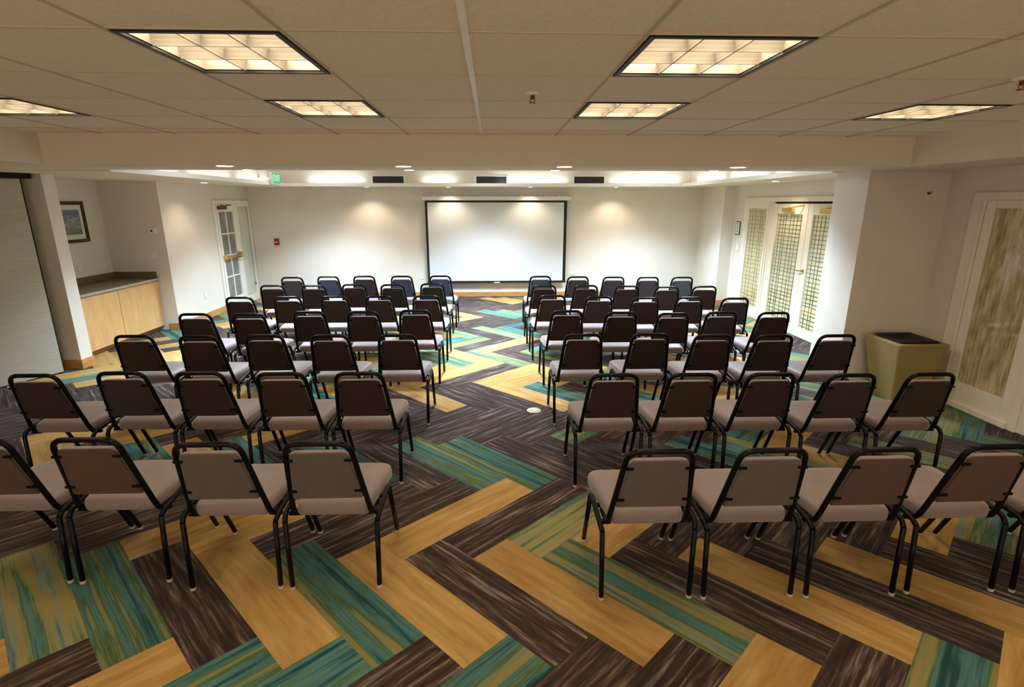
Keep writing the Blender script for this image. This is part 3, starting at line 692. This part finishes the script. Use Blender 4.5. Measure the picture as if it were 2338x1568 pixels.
# ------------------------------------------------------------------ chairs
def rtrap(yr, yf, hr, hf, rr, rf, n=6):
    """rounded trapezoid outline, rear narrow, counter clockwise"""
    P = [Vector((-hr, yr, 0)), Vector((hr, yr, 0)), Vector((hf, yf, 0)), Vector((-hf, yf, 0))]
    out = []
    for i in range(4):
        a, b, c = P[i-1], P[i], P[(i+1) % 4]; r = (rr, rr, rf, rf)[i]
        p0 = b + (a-b).normalized()*r; p2 = b + (c-b).normalized()*r
        for k in range(n):
            t = k/(n-1); out.append(p0*(1-t)**2 + b*2*t*(1-t) + p2*t*t)
    return out
LBL = {'taupe': 'taupe', 'russet': 'russet', 'maroon': 'maroon', 'brown': 'brown', 'olive': 'dark olive', 'plum': 'plum', 'navy': 'navy', 'slate': 'slate grey'}
def make_chair(color):
    t = empty('banquet_chair', (0, 0, 0), '', 'chair', 'banquet chairs in rows facing the screen')
    # seat cushion
    base = rtrap(.055, .490, .180, .232, .035, .075); c = Vector((0, .275, 0)); rings = []
    for s, z in ((.94, .382), (.985, .386), (1.0, .398), (1.0, .425), (.985, .440), (.94, .451), (.84, .460), (.62, .466), (.3, .469)):
        rings.append([(c.x+(p.x-c.x)*s, c.y+(p.y-c.y)*s, z + (.004 if s < .99 else 0)*0) for p in base])
    MB().loft(rings).make('seat', SEATF, t, smooth=True)
    # back hoop: one bent tube
    def hp(x, u):   # u along the leaning back from z=.40 to .835
        return (x, .055 - .125*u, .405 + .432*u)
    left = [(-.19, .17, .385), hp(-.192, -.02), hp(-.146, 1.0)]
    pts = [(-.19, .20, .378), (-.192, .075, .380), hp(-.190, .06), hp(-.147, 1.0), hp(.147, 1.0), hp(.190, .06), (.192, .075, .380), (.19, .20, .378)]
    path = fillet(pts, .062, 7)
    MB().tube(path, .0135, 10).make('back_frame', BLACK, t, smooth=True)
    # padded back, thin trapezoid cushion inside the hoop
    def pad(u0, u1, w0, w1, off):
        P = [(-w0, u0), (w0, u0), (w1, u1), (-w1, u1)]; P = [Vector((a, b*.45, 0)) for a, b in P]; out = []
        for i in range(4):
            a, b, cc = P[i-1], P[i], P[(i+1) % 4]; r = (.012, .012, .03, .03)[i]
            p0 = b+(a-b).normalized()*r; p2 = b+(cc-b).normalized()*r
            for k in range(5):
                q = k/4; v = p0*(1-q)**2 + b*2*q*(1-q) + p2*q*q
                uu = v.y/.45; x, y, z = hp(v.x, uu); out.append((x, y+off, z))
        return out
    u0, u1 = .235, .895; w0, w1 = .171, .133
    br = MB().loft([pad(u0, u1, w0, w1, -.010), pad(u0, u1, w0, w1, .012), pad(u0+.01, u1-.008, w0-.008, w1-.008, .024), pad(u0+.05, u1-.04, w0-.04, w1-.035, .031)]).make('backrest', SEATF, t, bevel=.003)
    bp_ = MB().loft([pad(u0+.010, u1-.014, w0-.006, w1-.006, -.019), pad(u0+.002, u1-.007, w0-.0015, w1-.0015, -.015), pad(u0+.002, u1-.007, w0-.0015, w1-.0015, -.0102)]).make('back_panel', BACKS[color], br)
    bp_['label'] = '%s vinyl rear panel' % LBL[color]
    # side frames: legs and rail
    for s in (-1, 1):
        A = (s*.220, .0, .012); B = (s*.226, .018, .372); Cc = (s*.234, .05, .402); D = (s*.2355, .262, .425); E = (s*.234, .295, .405); F = (s*.228, .47, .012)
        lg = MB().tube([A, B], .0128, 10).make('leg', BLACK, t, smooth=True)
        MB().disc_stack([(.013, 0), (.0145, .004), (.0145, .016)], (A[0], A[1], 0), 10).make('glide', GLIDE, lg)
        lg = MB().tube([E, F], .0128, 10).make('leg', BLACK, t, smooth=True)
        MB().disc_stack([(.013, 0), (.0145, .004), (.0145, .016)], (F[0], F[1], 0), 10).make('glide', GLIDE, lg)
        MB().tube(fillet([B, Cc, D, E], .03, 5), .0128, 10).make('side_rail', BLACK, t, smooth=True)
        MB().box(s*.17, s*.232, .085, .105, .368, .384).make('seat_rail', BLACK, t); MB().box(s*.17, s*.233, .22, .24, .378, .392).make('seat_rail', BLACK, t)
        for u in (.80, .36):
            xo = .192 - .045*u; x, y, z = hp(s*(xo-.016), u)
            MB().box(x-.022, x+.022, y-.026, y-.019, z-.006, z+.006).make('bracket', BLACK, t)
    return t
PROTO = {}
CH_L = [[(-2.43,2.32),(-1.92,2.31),(-1.32,2.24),(-.82,2.23)],
 [(-2.96,3.29),(-2.43,3.32),(-1.92,3.30),(-1.385,3.27),(-.88,3.26)],
 [(-3.0,4.32),(-2.45,4.28),(-1.92,4.30),(-1.37,4.27),(-.81,4.27)],
 [(-2.98,5.21),(-2.44,5.18),(-1.88,5.28),(-1.33,5.26),(-.81,5.31)],
 [(-2.98,6.16),(-2.43,6.17),(-1.885,6.18),(-1.36,6.17),(-.80,6.18)],
 [(-2.97,7.08),(-2.415,7.06),(-1.90,7.14),(-1.37,7.10),(-.84,7.16)],
 [(-3.0,7.88),(-2.49,7.95),(-1.96,7.98),(-1.39,7.96),(-.81,7.97)]]
CH_R = [[(.74,2.10),(1.25,2.09),(1.765,2.08),(2.29,2.09),(2.83,2.08)],
 [(.775,3.17),(1.285,3.16),(1.795,3.15),(2.305,3.11),(2.83,3.11)],
 [(.75,4.23),(1.32,4.23),(1.83,4.17),(2.34,4.14),(2.87,4.13)],
 [(.75,5.23),(1.29,5.14),(1.80,5.07),(2.31,5.11),(2.83,5.07)],
 [(.70,6.15),(1.24,6.04),(1.77,5.96),(2.30,5.97),(2.81,5.90)],
 [(.68,6.95),(1.24,6.93),(1.785,6.87),(2.295,6.78),(2.805,6.80)],
 [(.71,7.87),(1.27,7.80),(1.80,7.75),(2.31,7.71),(2.82,7.69)]]
CV_L = [['russet','russet','taupe','taupe'],['maroon','plum','maroon','brown','maroon'],['brown','maroon','olive','maroon','maroon'],['brown','maroon','olive','maroon','maroon'],['maroon','brown','brown','brown','maroon'],['brown','brown','maroon','olive','olive'],['maroon','navy','maroon','navy','navy']]
CV_R = [['taupe','taupe','russet','russet','russet'],['maroon','brown','maroon','plum','brown'],['maroon','olive','maroon','olive','plum'],['maroon','olive','maroon','plum','maroon'],['brown','plum','maroon','brown','plum'],['maroon','plum','plum','plum','maroon'],['slate','plum','plum','plum','slate']]
ORD = ['first', 'second', 'third', 'fourth', 'fifth', 'sixth', 'seventh']
def place(side, i, j, x, y, color, nth):
    if color not in PROTO: PROTO[color] = c = make_chair(color)
    else: c = copy_tree(PROTO[color])
    c.location = (x, y + .068, 0)
    c['label'] = '%s backed chair %s from the aisle, %s row from the screen, %s side' % (LBL[color], ORD[nth], ORD[6-i], side)
for row in CH_L + CH_R:          # neighbours stand side by side without their frames touching
    for _ in range(60):
        for k in range(len(row)-1):
            gap = row[k+1][0] - row[k][0]
            if gap < .503:
                d = (.504-gap)/2; row[k] = (row[k][0]-d, row[k][1]); row[k+1] = (row[k+1][0]+d, row[k+1][1])
for i in range(7):
    n = len(CH_L[i])
    for j, (x, y) in enumerate(CH_L[i]): place('counter alcove', i, j, x, y, CV_L[i][j], n-1-j)
    for j, (x, y) in enumerate(CH_R[i]): place('double door', i, j, x, y, CV_R[i][j], j)

# ------------------------------------------------------------------ world, camera, view
w = bpy.data.worlds.new('World'); sc.world = w; w.use_nodes = True
w.node_tree.nodes['Background'].inputs[0].default_value = (1, .80, .58, 1)
w.node_tree.nodes['Background'].inputs[1].default_value = 1.05  # warm fill, enters through the opening added in the rear wall
cd = bpy.data.cameras.new('Camera'); cam = bpy.data.objects.new('Camera', cd); COL.objects.link(cam); sc.camera = cam
cd.sensor_fit = 'HORIZONTAL'; cd.sensor_width = 36.0; cd.lens = 1194.0/2338*36; cd.clip_start = .05
pitch = math.atan(319/1194.); yaw = math.atan(44/1236.)
cam.location = (0, 0, 1.9)
cam.rotation_euler = (PI/2 - pitch, 0, -yaw)
vs = sc.view_settings
vs.view_transform = 'Standard'; vs.look = 'None'; vs.gamma = 1; vs.use_curve_mapping = False
vs.exposure = 0.8
